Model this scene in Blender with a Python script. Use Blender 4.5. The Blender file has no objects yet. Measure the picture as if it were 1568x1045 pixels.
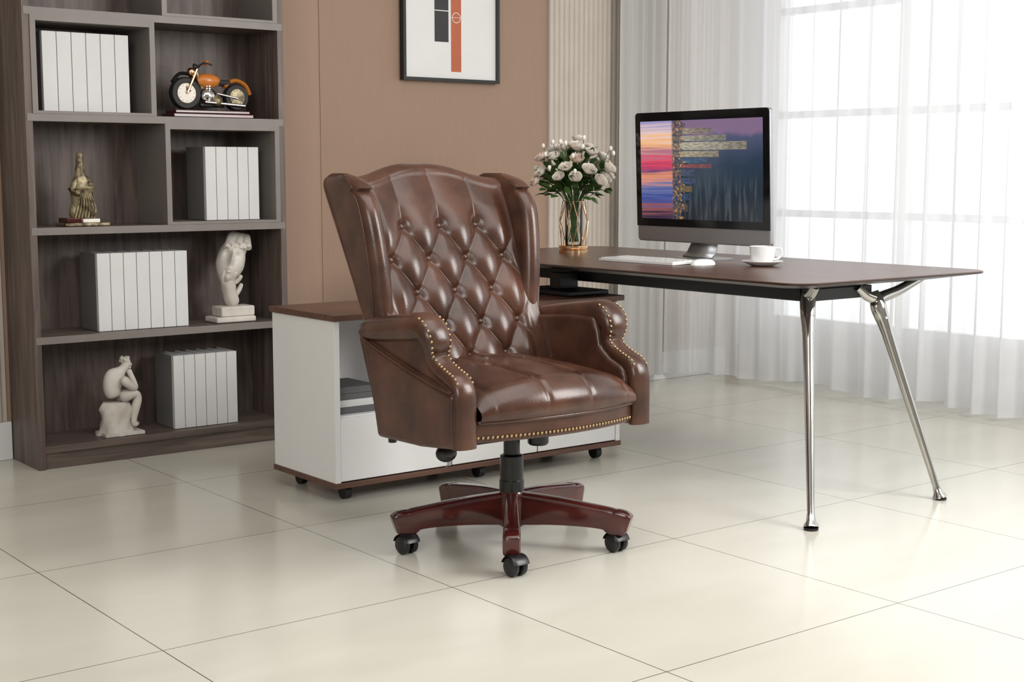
import bpy, math, random
from mathutils import Vector, Matrix
random.seed(7)
sc=bpy.context.scene
sc.view_settings.view_transform='Standard'
COL=bpy.context.collection
PI=math.pi
# ------------------------------------------------------------ materials
def nmat(name):
    m=bpy.data.materials.new(name); m.use_nodes=True
    return m,m.node_tree,m.node_tree.nodes['Principled BSDF']
def setp(b,**k):
    for n,v in k.items():
        n=n.replace('_',' ')
        if n in b.inputs: b.inputs[n].default_value=v
def noise_mat(name,c1,c2,scale=(5,5,5),rough=.5,metal=0,bump=0,bscale=None,detail=6,lo=.35,hi=.65,nscale=1.0,coat=0,dist=0,**k):
    m,nt,b=nmat(name)
    tc=nt.nodes.new('ShaderNodeTexCoord');mp=nt.nodes.new('ShaderNodeMapping')
    mp.inputs['Scale'].default_value=scale
    nt.links.new(tc.outputs['Object'],mp.inputs[0])
    n=nt.nodes.new('ShaderNodeTexNoise');n.inputs['Scale'].default_value=nscale;n.inputs['Detail'].default_value=detail
    n.inputs['Distortion'].default_value=dist
    nt.links.new(mp.outputs[0],n.inputs['Vector'])
    r=nt.nodes.new('ShaderNodeValToRGB');r.color_ramp.elements[0].position=lo;r.color_ramp.elements[1].position=hi
    r.color_ramp.elements[0].color=(*c1,1);r.color_ramp.elements[1].color=(*c2,1)
    nt.links.new(n.outputs['Fac'],r.inputs[0]);nt.links.new(r.outputs[0],b.inputs['Base Color'])
    setp(b,Roughness=rough,Metallic=metal,Coat_Weight=coat,**k)
    if bump:
        n2=nt.nodes.new('ShaderNodeTexNoise');n2.inputs['Scale'].default_value=bscale or 200;n2.inputs['Detail'].default_value=4
        nt.links.new(tc.outputs['Object'],n2.inputs['Vector'])
        bp=nt.nodes.new('ShaderNodeBump');bp.inputs['Strength'].default_value=bump;bp.inputs['Distance'].default_value=.002
        nt.links.new(n2.outputs['Fac'],bp.inputs['Height']);nt.links.new(bp.outputs[0],b.inputs['Normal'])
    return m
def flat(name,c,rough=.5,metal=0,var=.06,**k):
    c2=tuple(min(1,x*(1+var)) for x in c);c1=tuple(x*(1-var) for x in c)
    return noise_mat(name,c1,c2,(8,8,8),rough,metal,**k)
M={}
M['leather']=noise_mat('brown_leather',(.038,.0145,.0085),(.104,.042,.0245),(9,9,9),.255,bump=.16,bscale=240,lo=.3,hi=.72,detail=10)
setp(M['leather'].node_tree.nodes['Principled BSDF'],Specular_IOR_Level=.56)
M['brass']=flat('antique_brass',(.42,.30,.17),.28,1)
M['mahog']=noise_mat('mahogany',(.040,.0055,.005),(.095,.014,.010),(6,6,30),.18,coat=.4)
M['deskedge']=flat('desk_edge_dark',(.030,.016,.011),.3)
M['blackpl']=flat('black_plastic',(.010,.010,.011),.32)
M['blackmt']=flat('black_metal',(.012,.012,.013),.4)
M['chrome']=flat('chrome',(.56,.55,.53),.07,1,.02)
M['alu']=flat('aluminium',(.44,.45,.47),.35,.85,.02)
M['white']=flat('white_lacquer',(.82,.82,.82),.3,0,.01)
M['bookw']=flat('book_white',(.64,.64,.635),.55,0,.02)
M['book_shade']=flat('book_white_shaded',(.16,.155,.15),.6,0,.05)  # white books' shadowed left side, shade put into the colour
M['walnut']=noise_mat('walnut_top',(.062,.029,.019),(.125,.060,.039),(14,1.2,14),.32,nscale=3,dist=.6,lo=.3,hi=.7)
M['walnutx']=noise_mat('walnut_top_x',(.070,.031,.019),(.14,.064,.040),(1.2,14,14),.35,nscale=3,dist=.6,lo=.3,hi=.7)
M['shelf']=noise_mat('grey_walnut_vertical',(.048,.034,.029),(.175,.130,.110),(16,16,1.3),.5,nscale=2,dist=1.0,lo=.25,hi=.75,detail=9)
M['shelfx']=noise_mat('grey_walnut_horizontal',(.058,.042,.036),(.175,.135,.115),(1.3,16,16),.45,nscale=2,dist=1.0,lo=.25,hi=.75,detail=9)
M['taupe']=flat('taupe_edge',(.190,.165,.150),.45)
M['wall']=noise_mat('wall_brown',(.318,.210,.148),(.330,.219,.155),(60,60,3),.7,nscale=2)
M['wall2']=noise_mat('wall_brown_light',(.335,.225,.160),(.347,.234,.167),(60,60,3),.7,nscale=2)
M['flute']=flat('fluted_panel',(.53,.47,.405),.6,0,.03)
M['wallw']=flat('plaster_white',(.60,.59,.575),.8,0,.01)
M['base']=flat('trim_white',(.76,.76,.75),.4,0,.01)
M['stone']=noise_mat('plaster_sculpture',(.52,.475,.42),(.68,.64,.58),(9,9,9),.7,bump=.4,bscale=90)
M['bronze']=noise_mat('aged_gold',(.09,.065,.035),(.42,.35,.21),(40,40,40),.42,.35,lo=.4,hi=.62)
M['gold']=flat('gold_wire',(.80,.52,.30),.2,1)
M['orange']=flat('orange_enamel',(.55,.18,.03),.25)
M['cream']=flat('rose_cream',(.88,.82,.74),.6,0,.05)
M['pink']=flat('rose_pink',(.86,.70,.60),.6,0,.08)
M['leaf']=noise_mat('leaf_green',(.018,.055,.010),(.07,.15,.030),(30,30,30),.5)
M['porc']=flat('porcelain',(.82,.82,.82),.12,0,.01)
M['screenblk']=flat('screen_bezel',(.006,.006,.007),.08)
M['mat']=flat('picture_mat',(.76,.75,.735),.6,0,.01)
M['artblk']=flat('art_charcoal',(.03,.026,.028),.6)
M['artred']=flat('art_terracotta',(.48,.12,.05),.6)
M['frame']=flat('frame_black',(.01,.01,.01),.3)
M['rubber']=flat('rubber',(.01,.01,.01),.6)
M['dark']=flat('dark_interior',(.10,.10,.105),.6)
def glass():
    m,nt,b=nmat('clear_glass')
    out=nt.nodes['Material Output'];mx=nt.nodes.new('ShaderNodeMixShader');tr=nt.nodes.new('ShaderNodeBsdfTransparent');gl=nt.nodes.new('ShaderNodeBsdfGlossy')
    gl.inputs['Roughness'].default_value=.03;tr.inputs[0].default_value=(.93,.95,.94,1)
    fr=nt.nodes.new('ShaderNodeFresnel');fr.inputs[0].default_value=1.4
    nt.links.new(fr.outputs[0],mx.inputs[0]);nt.links.new(tr.outputs[0],mx.inputs[1]);nt.links.new(gl.outputs[0],mx.inputs[2]);nt.links.new(mx.outputs[0],out.inputs[0])
    return m
M['glass']=glass()
def cloth(name,c,a0,a1,trl=.5):
    m,nt,b=nmat(name)
    out=nt.nodes['Material Output'];mx=nt.nodes.new('ShaderNodeMixShader');mx2=nt.nodes.new('ShaderNodeMixShader')
    tr=nt.nodes.new('ShaderNodeBsdfTransparent');tl=nt.nodes.new('ShaderNodeBsdfTranslucent');df=nt.nodes.new('ShaderNodeBsdfDiffuse')
    tl.inputs[0].default_value=(*c,1);df.inputs[0].default_value=(*c,1)
    mx.inputs[0].default_value=trl
    lw=nt.nodes.new('ShaderNodeLayerWeight');lw.inputs[0].default_value=.35
    mr=nt.nodes.new('ShaderNodeMapRange');mr.inputs[3].default_value=a0;mr.inputs[4].default_value=a1
    nt.links.new(lw.outputs['Facing'],mr.inputs[0]);nt.links.new(mr.outputs[0],mx2.inputs[0])
    nt.links.new(df.outputs[0],mx.inputs[1]);nt.links.new(tl.outputs[0],mx.inputs[2])
    nt.links.new(tr.outputs[0],mx2.inputs[1]);nt.links.new(mx.outputs[0],mx2.inputs[2]);nt.links.new(mx2.outputs[0],out.inputs[0])
    return m
M['sheer']=cloth('sheer_fabric',(.86,.86,.87),.76,1.0,.45)
M['drape']=cloth('grey_drape',(.56,.55,.53),1.0,1.0,.2)
def floor_mat():
    m,nt,b=nmat('cream_tile')
    N=nt.nodes.new;Lk=nt.links.new
    tc=N('ShaderNodeTexCoord');sp=N('ShaderNodeSeparateXYZ');Lk(tc.outputs['Object'],sp.inputs[0])
    def line(sock,off,size):
        a=N('ShaderNodeMath');a.operation='SUBTRACT';a.inputs[1].default_value=off;Lk(sock,a.inputs[0])
        d=N('ShaderNodeMath');d.operation='PINGPONG';d.inputs[1].default_value=size/2;Lk(a.outputs[0],d.inputs[0])
        return d.outputs[0]
    lx=line(sp.outputs[0],2.095,.805);ly=line(sp.outputs[1],2.945,.80)
    mn=N('ShaderNodeMath');mn.operation='MINIMUM';Lk(lx,mn.inputs[0]);Lk(ly,mn.inputs[1])
    lt=N('ShaderNodeMath');lt.operation='LESS_THAN';lt.inputs[1].default_value=.0014;Lk(mn.outputs[0],lt.inputs[0])
    mp=N('ShaderNodeMapping');mp.inputs['Scale'].default_value=(1.3,3,1);mp.inputs['Rotation'].default_value=(0,0,.5);Lk(tc.outputs['Object'],mp.inputs[0])
    n=N('ShaderNodeTexNoise');n.inputs['Scale'].default_value=1.1;n.inputs['Detail'].default_value=9;n.inputs['Distortion'].default_value=.7;Lk(mp.outputs[0],n.inputs['Vector'])
    r=N('ShaderNodeValToRGB');r.color_ramp.elements[0].position=.3;r.color_ramp.elements[1].position=.7
    r.color_ramp.elements[0].color=(.600,.578,.505,1);r.color_ramp.elements[1].color=(.662,.640,.565,1);Lk(n.outputs['Fac'],r.inputs[0])
    mx=N('ShaderNodeMix');mx.data_type='RGBA';Lk(lt.outputs[0],mx.inputs['Factor']);Lk(r.outputs[0],mx.inputs[6]);mx.inputs[7].default_value=(.10,.085,.065,1)
    Lk(mx.outputs[2],b.inputs['Base Color'])
    setp(b,Roughness=.19,Specular_IOR_Level=.40)
    return m
M['floor']=floor_mat()
def screen_mat():
    m,nt,b=nmat('screen_city_picture');N=nt.nodes.new;Lk=nt.links.new
    tc=N('ShaderNodeTexCoord');sp=N('ShaderNodeSeparateXYZ');Lk(tc.outputs['Generated'],sp.inputs[0])
    def math_(op,a,bv=None):
        q=N('ShaderNodeMath');q.operation=op
        for i,v in enumerate((a,bv)):
            if v is None: continue
            if isinstance(v,(int,float)): q.inputs[i].default_value=v
            else: Lk(v,q.inputs[i])
        return q.outputs[0]
    U=math_('SUBTRACT',1.0,sp.outputs[1]);V=sp.outputs[2]
    def noise(su,sv,scale,seed,detail=5,u=None,v=None):
        c=N('ShaderNodeCombineXYZ');Lk(math_('MULTIPLY',u or U,su),c.inputs[0]);Lk(math_('MULTIPLY',v or V,sv),c.inputs[1]);c.inputs[2].default_value=seed
        n=N('ShaderNodeTexNoise');n.inputs['Scale'].default_value=scale;n.inputs['Detail'].default_value=detail;Lk(c.outputs[0],n.inputs['Vector']);return n.outputs['Fac']
    def ramp(f,st,inter='LINEAR'):
        r=N('ShaderNodeValToRGB');r.color_ramp.interpolation=inter
        while len(r.color_ramp.elements)<len(st): r.color_ramp.elements.new(.5)
        for e,(p,c) in zip(r.color_ramp.elements,st): e.position=p;e.color=(*c,1)
        Lk(f,r.inputs[0]);return r.outputs[0]
    def mix(f,a,bb,bt='MIX'):
        x=N('ShaderNodeMix');x.data_type='RGBA';x.blend_type=bt
        if isinstance(f,(int,float)): x.inputs[0].default_value=f
        else: Lk(f,x.inputs[0])
        for i,v in ((6,a),(7,bb)):
            if isinstance(v,tuple): x.inputs[i].default_value=(*v,1)
            else: Lk(v,x.inputs[i])
        return x.outputs[2]
    def step(a,lo,hi):
        r=N('ShaderNodeMapRange');r.interpolation_type='SMOOTHSTEP';r.inputs[1].default_value=lo;r.inputs[2].default_value=hi;Lk(a,r.inputs[0]);return r.outputs[0]
    vv=math_('ADD',V,math_('MULTIPLY',math_('SUBTRACT',noise(1.5,38,1,3.),.5),.42))
    refl=ramp(vv,[(0,(.03,.02,.05)),(.12,(.30,.10,.10)),(.2,(.04,.07,.26)),(.32,(.14,.16,.34)),(.42,(.75,.28,.14)),(.50,(.12,.05,.16)),(.58,(.75,.06,.10)),(.66,(.40,.16,.24)),(.78,(.85,.45,.20)),(.88,(.75,.55,.50)),(1,(.30,.28,.50))])
    sky=ramp(math_('ADD',V,math_('MULTIPLY',noise(5,1.2,1,9.),.25)),[(0,(.010,.012,.016)),(.35,(.014,.024,.034)),(.70,(.022,.040,.068)),(.95,(.07,.08,.15)),(1.0,(.20,.13,.22))])
    ray=ramp(noise(30,2.2,1,5.),[(.48,(0,0,0)),(.8,(.08,.09,.10))])
    sky=mix(1.0,sky,mix(step(V,.55,.25),(0.,0.,0.),ray),'ADD')
    def tower(img,v0,v1,ulen,col,seed):
        inb=math_('MULTIPLY',math_('GREATER_THAN',V,v0),math_('LESS_THAN',V,v1))
        msk=math_('MULTIPLY',inb,math_('LESS_THAN',U,ulen))
        floors=ramp(noise(26,60,1,seed,3),[(.36,(.45,.46,.50)),(.62,(1,1,1))])
        fade=mix(step(U,.25,ulen),col,tuple(c*.5 for c in col))
        return mix(math_('MULTIPLY',msk,.85),img,mix(1.0,fade,floors,'MULTIPLY'))
    img=sky
    for v0,v1,ul,col,sd in ((.86,.92,.60,(.45,.38,.26),1.),(.79,.845,.72,(.50,.45,.32),2.),(.70,.78,.88,(.62,.56,.40),3.),(.63,.69,.66,(.62,.52,.34),4.),
        (.57,.62,.56,(.10,.20,.34),5.),(.52,.56,.60,(.40,.12,.12),6.),(.44,.51,.46,(.12,.16,.26),7.),(.36,.42,.47,(.10,.14,.26),8.),(.28,.34,.44,(.35,.24,.12),9.),(.20,.26,.42,(.08,.16,.30),10.),(.08,.16,.40,(.20,.14,.12),11.)):
        img=tower(img,v0,v1,ul,col,sd)
    shore=ramp(noise(54,30,1,2.,5),[(.34,(.01,.03,.09)),(.46,(.04,.07,.10)),(.55,(.18,.08,.04)),(.64,(.52,.28,.09)),(.72,(.60,.46,.24)),(.82,(.08,.22,.30))])
    img=mix(math_('MULTIPLY',math_('LESS_THAN',U,math_('ADD',.29,math_('MULTIPLY',noise(1,16,1,31.,3),.14))),.8),img,shore)
    img=mix(step(U,.285,.265),img,refl)
    Lk(img,b.inputs['Emission Color']);b.inputs['Emission Strength'].default_value=1.05
    setp(b,Base_Color=(.004,.004,.005,1),Roughness=.12)
    return m
M['screen']=screen_mat()
# ------------------------------------------------------------ mesh builder
def catmull(pts,n=6):
    P=[Vector(p) for p in pts];out=[]
    for i in range(len(P)-1):
        p0=P[max(i-1,0)];p1=P[i];p2=P[i+1];p3=P[min(i+2,len(P)-1)]
        for k in range(n):
            t=k/n;out.append(.5*((2*p1)+(p2-p0)*t+(2*p0-5*p1+4*p2-p3)*t*t+(3*p1-p0-3*p2+p3)*t**3))
    out.append(P[-1]);return out
def lerp_tab(tab,z):
    if z<=tab[0][0]: return tab[0][1]
    for (a,b),(c,d) in zip(tab,tab[1:]):
        if z<=c: 
            return b+(d-b)*(z-a)/(c-a)
    return tab[-1][1]
class MB:
    def __init__(s): s.v=[];s.f=[];s.m=[];s.mats=[]
    def mi(s,m):
        m=M[m] if isinstance(m,str) else m
        if m not in s.mats: s.mats.append(m)
        return s.mats.index(m)
    def add(s,vs,fs,m,T=None):
        o=len(s.v);i=s.mi(m)
        for v in vs:
            v=Vector(v); s.v.append(T@v if T else v)
        for f in fs: s.f.append([o+k for k in f]);s.m.append(i)
    def box(s,a,b,m,T=None):
        x0,y0,z0=a;x1,y1,z1=b
        s.add([(x0,y0,z0),(x1,y0,z0),(x1,y1,z0),(x0,y1,z0),(x0,y0,z1),(x1,y0,z1),(x1,y1,z1),(x0,y1,z1)],
          [(0,3,2,1),(4,5,6,7),(0,1,5,4),(1,2,6,5),(2,3,7,6),(3,0,4,7)],m,T)
    def lathe(s,prof,c,m,n=24,T=None,axis='z',cap=True):
        vs=[];fs=[]
        for r,h in prof:
            for k in range(n):
                a=2*PI*k/n;x=r*math.cos(a);y=r*math.sin(a)
                p={'z':(x,y,h),'x':(h,x,y),'y':(y,h,x)}[axis]
                vs.append((c[0]+p[0],c[1]+p[1],c[2]+p[2]))
        for j in range(len(prof)-1):
            for k in range(n):
                fs.append((j*n+k,j*n+(k+1)%n,(j+1)*n+(k+1)%n,(j+1)*n+k))
        if cap:
            fs.append(tuple(range(n))[::-1]);fs.append(tuple((len(prof)-1)*n+k for k in range(n)))
        s.add(vs,fs,m,T)
    def cyl(s,p,q,r,m,n=16,r2=None,T=None):
        s.sweep([p,q],[r,r2 if r2 is not None else r],m,n=n,T=T)
    def sweep(s,path,rad,m,n=12,side=None,rad2=None,T=None,power=1.0,closed=False):
        P=[Vector(p) for p in path];L=len(P);vs=[];fs=[]
        if not hasattr(rad,'__len__'): rad=[rad]*L
        if rad2 is None: rad2=rad
        elif not hasattr(rad2,'__len__'): rad2=[rad2]*L
        prev=None
        for i in range(L):
            if closed: t=(P[(i+1)%L]-P[i-1])
            else: t=(P[min(i+1,L-1)]-P[max(i-1,0)])
            t.normalize()
            if side is not None: sd=Vector(side)
            else:
                if prev is None:
                    sd=t.orthogonal()
                else: sd=prev-t*prev.dot(t)
            sd=(sd-t*sd.dot(t)).normalized();prev=sd
            nn=t.cross(sd)
            for k in range(n):
                a=2*PI*k/n;ca,sa=math.cos(a),math.sin(a)
                ca=math.copysign(abs(ca)**power,ca);sa=math.copysign(abs(sa)**power,sa)
                vs.append(P[i]+sd*ca*rad[i]+nn*sa*rad2[i])
        R=L if closed else L-1
        for j in range(R):
            for k in range(n):
                j2=(j+1)%L
                fs.append((j*n+k,j*n+(k+1)%n,j2*n+(k+1)%n,j2*n+k))
        if not closed:
            fs.append(tuple(range(n))[::-1]);fs.append(tuple((L-1)*n+k for k in range(n)))
        s.add(vs,fs,m,T)
    def sphere(s,c,r,m,n=12,sc3=(1,1,1),T=None):
        vs=[];fs=[];h=max(4,n//2)
        for j in range(h+1):
            ph=PI*j/h
            for k in range(n):
                a=2*PI*k/n
                vs.append((c[0]+r*sc3[0]*math.sin(ph)*math.cos(a),c[1]+r*sc3[1]*math.sin(ph)*math.sin(a),c[2]+r*sc3[2]*math.cos(ph)))
        for j in range(h):
            for k in range(n): fs.append((j*n+k,(j+1)*n+k,(j+1)*n+(k+1)%n,j*n+(k+1)%n))
        s.add(vs,fs,m,T)
    def prism(s,poly,ax,a,b,m,T=None):
        n=len(poly)
        def P(p,h): return {'x':(h,p[0],p[1]),'y':(p[0],h,p[1]),'z':(p[0],p[1],h)}[ax]
        vs=[P(p,a) for p in poly]+[P(p,b) for p in poly]
        fs=[tuple(range(n))[::-1],tuple(range(n,2*n))]+[(k,(k+1)%n,n+(k+1)%n,n+k) for k in range(n)]
        s.add(vs,fs,m,T)
    def grid(s,rows,m,T=None,wrap=False):
        h=len(rows);w=len(rows[0]);vs=[p for r in rows for p in r];fs=[]
        for j in range(h-1):
            for k in range(w if wrap else w-1):
                fs.append((j*w+k,j*w+(k+1)%w,(j+1)*w+(k+1)%w,(j+1)*w+k))
        s.add(vs,fs,m,T)
    def obj(s,name,parent=None,loc=None,smooth=True,bevel=0,seg=3,angle=40,subsurf=0,merge=False,rot=None):
        me=bpy.data.meshes.new(name);me.from_pydata([tuple(v) for v in s.v],[],s.f)
        for m in s.mats: me.materials.append(m)
        for p,i in zip(me.polygons,s.m): p.material_index=i
        import bmesh
        bm=bmesh.new();bm.from_mesh(me)
        if merge: bmesh.ops.remove_doubles(bm,verts=bm.verts,dist=1e-6)
        bmesh.ops.recalc_face_normals(bm,faces=bm.faces);bm.to_mesh(me);bm.free()
        if smooth:
            for p in me.polygons: p.use_smooth=True
            me.set_sharp_from_angle(angle=math.radians(angle))
        o=bpy.data.objects.new(name,me);COL.objects.link(o)
        if parent: o.parent=parent
        if loc: o.location=loc
        if rot: o.rotation_euler=rot
        if bevel:
            md=o.modifiers.new('bevel','BEVEL');md.width=bevel;md.segments=seg;md.limit_method='ANGLE';md.angle_limit=math.radians(35)
        if subsurf:
            md=o.modifiers.new('sub','SUBSURF');md.levels=subsurf;md.render_levels=subsurf
        return o
def empty(name,loc,rot=(0,0,0)):
    o=bpy.data.objects.new(name,None);o.location=loc;o.rotation_euler=rot;COL.objects.link(o);o.empty_display_size=.1;return o
def skin(name,verts,edges,mat,parent=None,loc=None,sub=2,root=0,k=1.0):
    me=bpy.data.meshes.new(name);me.from_pydata([v[:3] for v in verts],edges,[])
    o=bpy.data.objects.new(name,me);COL.objects.link(o)
    md=o.modifiers.new('skin','SKIN')
    for i,v in enumerate(verts):
        sv=me.skin_vertices[0].data[i]
        r1=v[3];r2=v[4] if len(v)>4 else v[3]
        sv.radius=(r1*k,r2*k);sv.use_root=(i==root)
    md.use_smooth_shade=True
    s=o.modifiers.new('sub','SUBSURF');s.levels=sub;s.render_levels=sub
    me.materials.append(M[mat])
    if parent:o.parent=parent
    if loc:o.location=loc
    return o
# ------------------------------------------------------------ room
YW=5.33;XW=5.72;H=2.8
b=MB();b.box((-1.6,-1.6,-.05),(XW+.1,YW+.1,0),'floor');b.obj('floor',smooth=False)
b=MB();b.box((-1.6,-1.6,H),(XW+.1,YW+.1,H+.05),'wallw');b.obj('ceiling',smooth=False)
b=MB();b.box((-1.6,YW,0),(XW+.1,YW+.1,H),'wall2');b.box((3.115,YW-.003,.14),(4.36,YW,H),'wall')
b.obj('wall_back',smooth=False)
b=MB();b.box((-1.7,-1.6,0),(-1.6,YW+.1,H),'wallw');b.obj('wall_left',smooth=False)
b=MB();b.box((-1.7,-1.7,0),(XW+.1,-1.6,H),'wallw');b.obj('wall_front',smooth=False)
b=MB()
wy0,wy1,wz0,wz1=.2,5.12,.28,2.6
b.box((XW,-1.6,0),(XW+.12,YW,wz0),'wallw');b.box((XW,-1.6,wz1),(XW+.12,YW,H),'wallw')
b.box((XW,-1.6,wz0),(XW+.12,wy0,wz1),'wallw');b.box((XW,wy1,wz0),(XW+.12,YW,wz1),'wallw');b.obj('wall_right',smooth=False)
b=MB()
for i in range(7):
    y=wy0+(wy1-wy0)*i/6;b.box((XW+.02,y-.022,wz0),(XW+.08,y+.022,wz1),'base')
for z in (wz0+.02,.86,1.37,1.9,wz1-.02): b.box((XW+.025,wy0,z-.018),(XW+.075,wy1,z+.018),'base')
b.obj('window_1',smooth=False)
b=MB()
for (x0,x1) in ((-1.6,1.755),(2.79,5.6)): b.box((x0,YW-.018,0),(x1,YW,.145),'base')
b.obj('baseboard_back',smooth=False,bevel=.004)
b=MB();b.box((XW-.018,-1.6,0),(XW,YW-.02,.145),'base');b.obj('baseboard_right',smooth=False,bevel=.004)
def flutes(name,x0,x1,pitch,mt):
    b=MB();n=int((x1-x0)/pitch);pts=[]
    for i in range(n):
        for k in range(7):
            a=PI*k/6;pts.append((x0+(i+.5)*pitch-math.cos(a)*pitch*.42,YW-.012-math.sin(a)*.008))
    rows=[[(x,y,.146) for x,y in pts],[(x,y,H) for x,y in pts]]
    b.grid(rows,mt);b.box((x0,YW-.009,.146),(x1,YW-.001,H),mt);return b.obj(name,angle=60)
flutes('trim_1',4.36,5.60,.031,'flute')
flutes('trim_2',.95,1.74,.031,'flute')
def curtain(name,path,z0,z1,amp,wl,mt,seed):
    rnd=random.Random(seed)
    P=catmull(path,40);L=[0]
    for a,c in zip(P,P[1:]): L.append(L[-1]+(c-a).length)
    tot=L[-1];N=int(tot/.008);ph=[rnd.random()*6 for _ in range(6)]
    j=0;NZ=14
    rows=[[] for _ in range(NZ+1)]
    for i in range(N+1):
        s=tot*i/N
        while j<len(L)-2 and L[j+1]<s:j+=1
        t=(s-L[j])/max(1e-9,L[j+1]-L[j]);p=P[j].lerp(P[j+1],t);d=(P[j+1]-P[j]).normalized();nn=Vector((-d.y,d.x,0))
        for r in range(NZ+1):
            w=r/NZ;z=z0+(z1-z0)*w
            phase=2*PI*s/wl+1.1*math.sin(s*2.3+ph[0])+.9*math.sin(s*5.1+ph[1])
            a=amp*(.65+.35*math.sin(s*3.7+ph[2]+w*1.3))*(1.15-.35*w)
            off=a*math.sin(phase+.25*math.sin(w*3+s*4+ph[3]))+.25*a*math.sin(2.3*phase+ph[4]+w)
            zz=z+(.012*math.sin(s*9+ph[5]) if r==0 else 0)
            rows[r].append((p.x+nn.x*off,p.y+nn.y*off,zz))
    b=MB();b.grid(rows,mt);return b.obj(name,angle=80)
curtain('sheer_curtain',[(5.09,5.24,0),(5.24,5.19,0),(5.38,5.02,0),(5.42,4.6,0),(5.42,3,0),(5.42,1.5,0),(5.42,.1,0)],.03,2.74,.048,.15,'sheer',3)
curtain('drape_curtain',[(4.74,5.24,0),(4.88,5.24,0),(5.06,5.24,0)],.03,2.74,.026,.075,'drape',5)
# ------------------------------------------------------------ picture
b=MB();x0,x1,z0,z1=3.52,4.05,1.480,2.23;y1=YW-.006
for q in (((x0,y1-.03,z0),(x1,y1,z0+.014)),((x0,y1-.03,z1-.014),(x1,y1,z1)),((x0,y1-.03,z0+.0141),(x0+.014,y1,z1-.0141)),((x1-.014,y1-.03,z0+.0141),(x1,y1,z1-.0141))): b.box(*q,'frame')
b.box((x0+.01,y1-.016,z0+.01),(x1-.01,y1-.002,z1-.01),'mat')
def artbox(xa,za,xb,zb,m,d=.0175): b.box((xa,y1-d,za),(xb,y1-.015,zb),m)
artbox(3.695,1.655,3.77,1.94,'artblk');artbox(3.785,1.525,3.840,2.05,'artred')
artbox(3.695,1.79,3.77,1.794,'mat',.0185)
b.lathe([(.0235,-.0002),(.0205,-.0002)],(3.8125,y1-.0185,1.765),'mat',n=32,axis='y',cap=False)
artbox(3.7855,1.7643,3.8395,1.7660,'mat',.0186)
b.obj('framed_picture',smooth=False)
# ------------------------------------------------------------ bookshelf
E=empty('bookshelf',(1.757,5.04,0))
W=1.026;D=.285;T=.025
b=MB();b.box((0,0,0),(T,D,2.08),'shelf');b.box((W-T,0,0),(W,D,2.08),'shelf');b.box((T,D-.012,.06),(W-T,D,2.08),'shelf')
b.obj('side_and_back_panels',E,smooth=False)
b=MB()
lv=[.085,.485,.878,1.282,1.652,2.07]
for z in lv: b.box((T,.003,z-T),(W-T,D-.012,z),'shelfx')
b.box((T,.012,0),(W-T,.03,.062),'shelfx')
b.obj('shelf_boards',E,smooth=False)
b=MB()
for z in lv[1:]: b.box((T*.2,-.002,z-T-.001),(W-T*.2,.0025,z+.0005),'taupe')
def boxframe(xa,xb,za,zb):
    t=.02;xa+=.0008;xb-=.0008;za+=.0008;zb-=.0008;yb=D-.013
    b.box((xa,-.004,za),(xa+t,yb,zb),'taupe');b.box((xb-t,-.004,za),(xb,yb,zb),'taupe')
    b.box((xa+t,-.0038,zb-t),(xb-t,yb,zb),'taupe');b.box((xa+t,-.0038,za),(xb-t,yb,za+.010),'taupe')
boxframe(T,.49,1.282,1.627);boxframe(.52,W-T,.878,1.257);boxframe(.52,W-T,1.652,2.04)
b.obj('box_frames',E,smooth=False)
def books(name,x0,x1,y0,z0,h,n,d=.17):
    b=MB();w=(x1-x0)/n
    for i in range(n):
        xa=x0+i*w+.0012;xb=x0+(i+1)*w-.0012
        b.box((xa,y0,z0),(xb,y0+.02,z0+h),'bookw')
        b.box((xa,y0+.0201,z0),(xa+.003,y0+d,z0+h),'book_shade' if i==0 else 'bookw');b.box((xb-.003,y0+.0201,z0),(xb,y0+d,z0+h),'bookw')  # leftmost cover gets the painted shade, the rest stay white
        b.box((xa+.0031,y0+.0201,z0+.004),(xb-.0031,y0+d-.004,z0+h-.006),'bookw')
    return b.obj(name,bevel=.001,seg=2,smooth=False)
books('row_of_books',1.840,2.165,5.085,1.2945,.282,6)
books('row_of_books',2.46,2.69,5.085,.8905,.283,5)
books('row_of_books',2.015,2.375,5.085,.4865,.290,7)
books('row_of_books',2.305,2.575,5.085,.0865,.285,6)
# ------------------------------------------------------------ motorcycle clock
E=empty('motorcycle_clock',(2.50,5.13,1.2835));E.scale=(1.12,1.1,1.12)
b=MB();b.box((-.15,-.05,0),(.15,.05,.014),'mahog');b.box((-.14,-.042,.0141),(.14,.042,.026),'mahog')
b.obj('plinth',E,bevel=.003)
b=MB()
def wheel(cx,cz,r,face):
    b.lathe([(r*.60,-.014),(r*.92,-.015),(r,-.008),(r,.008),(r*.92,.014),(r*.60,.014)],(cx,0,cz),'rubber',n=28,axis='y')
    b.lathe([(r*.62,-.0165),(r*.64,-.0155),(r*.55,-.0155)],(cx,0,cz),'bronze',n=28,axis='y',cap=False)
    b.lathe([(r*.60,-.016),(0.0001,-.016)],(cx,0,cz),face,n=28,axis='y',cap=False)
    for k in range(12):
        a=2*PI*k/12;b.box((cx+r*.5*math.cos(a)-.001,-.0172,cz+r*.5*math.sin(a)-.001),(cx+r*.5*math.cos(a)+.001,-.0165,cz+r*.5*math.sin(a)+.001),'artblk')
wheel(-.085,.083,.055,'cream');wheel(.105,.074,.046,'bronze')
b.cyl((-.085,-.0175,.083),(-.070,-.0175,.092),.0018,'artblk',n=6);b.cyl((-.085,-.0175,.083),(-.085,-.0175,.106),.0018,'artblk',n=6)
for s in (-.020,.020):
    b.cyl((-.085,s,.083),(-.045,s*.7,.165),.005,'gold');b.cyl((.105,s,.07),(.03,s*.6,.085),.004,'chrome')
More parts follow.
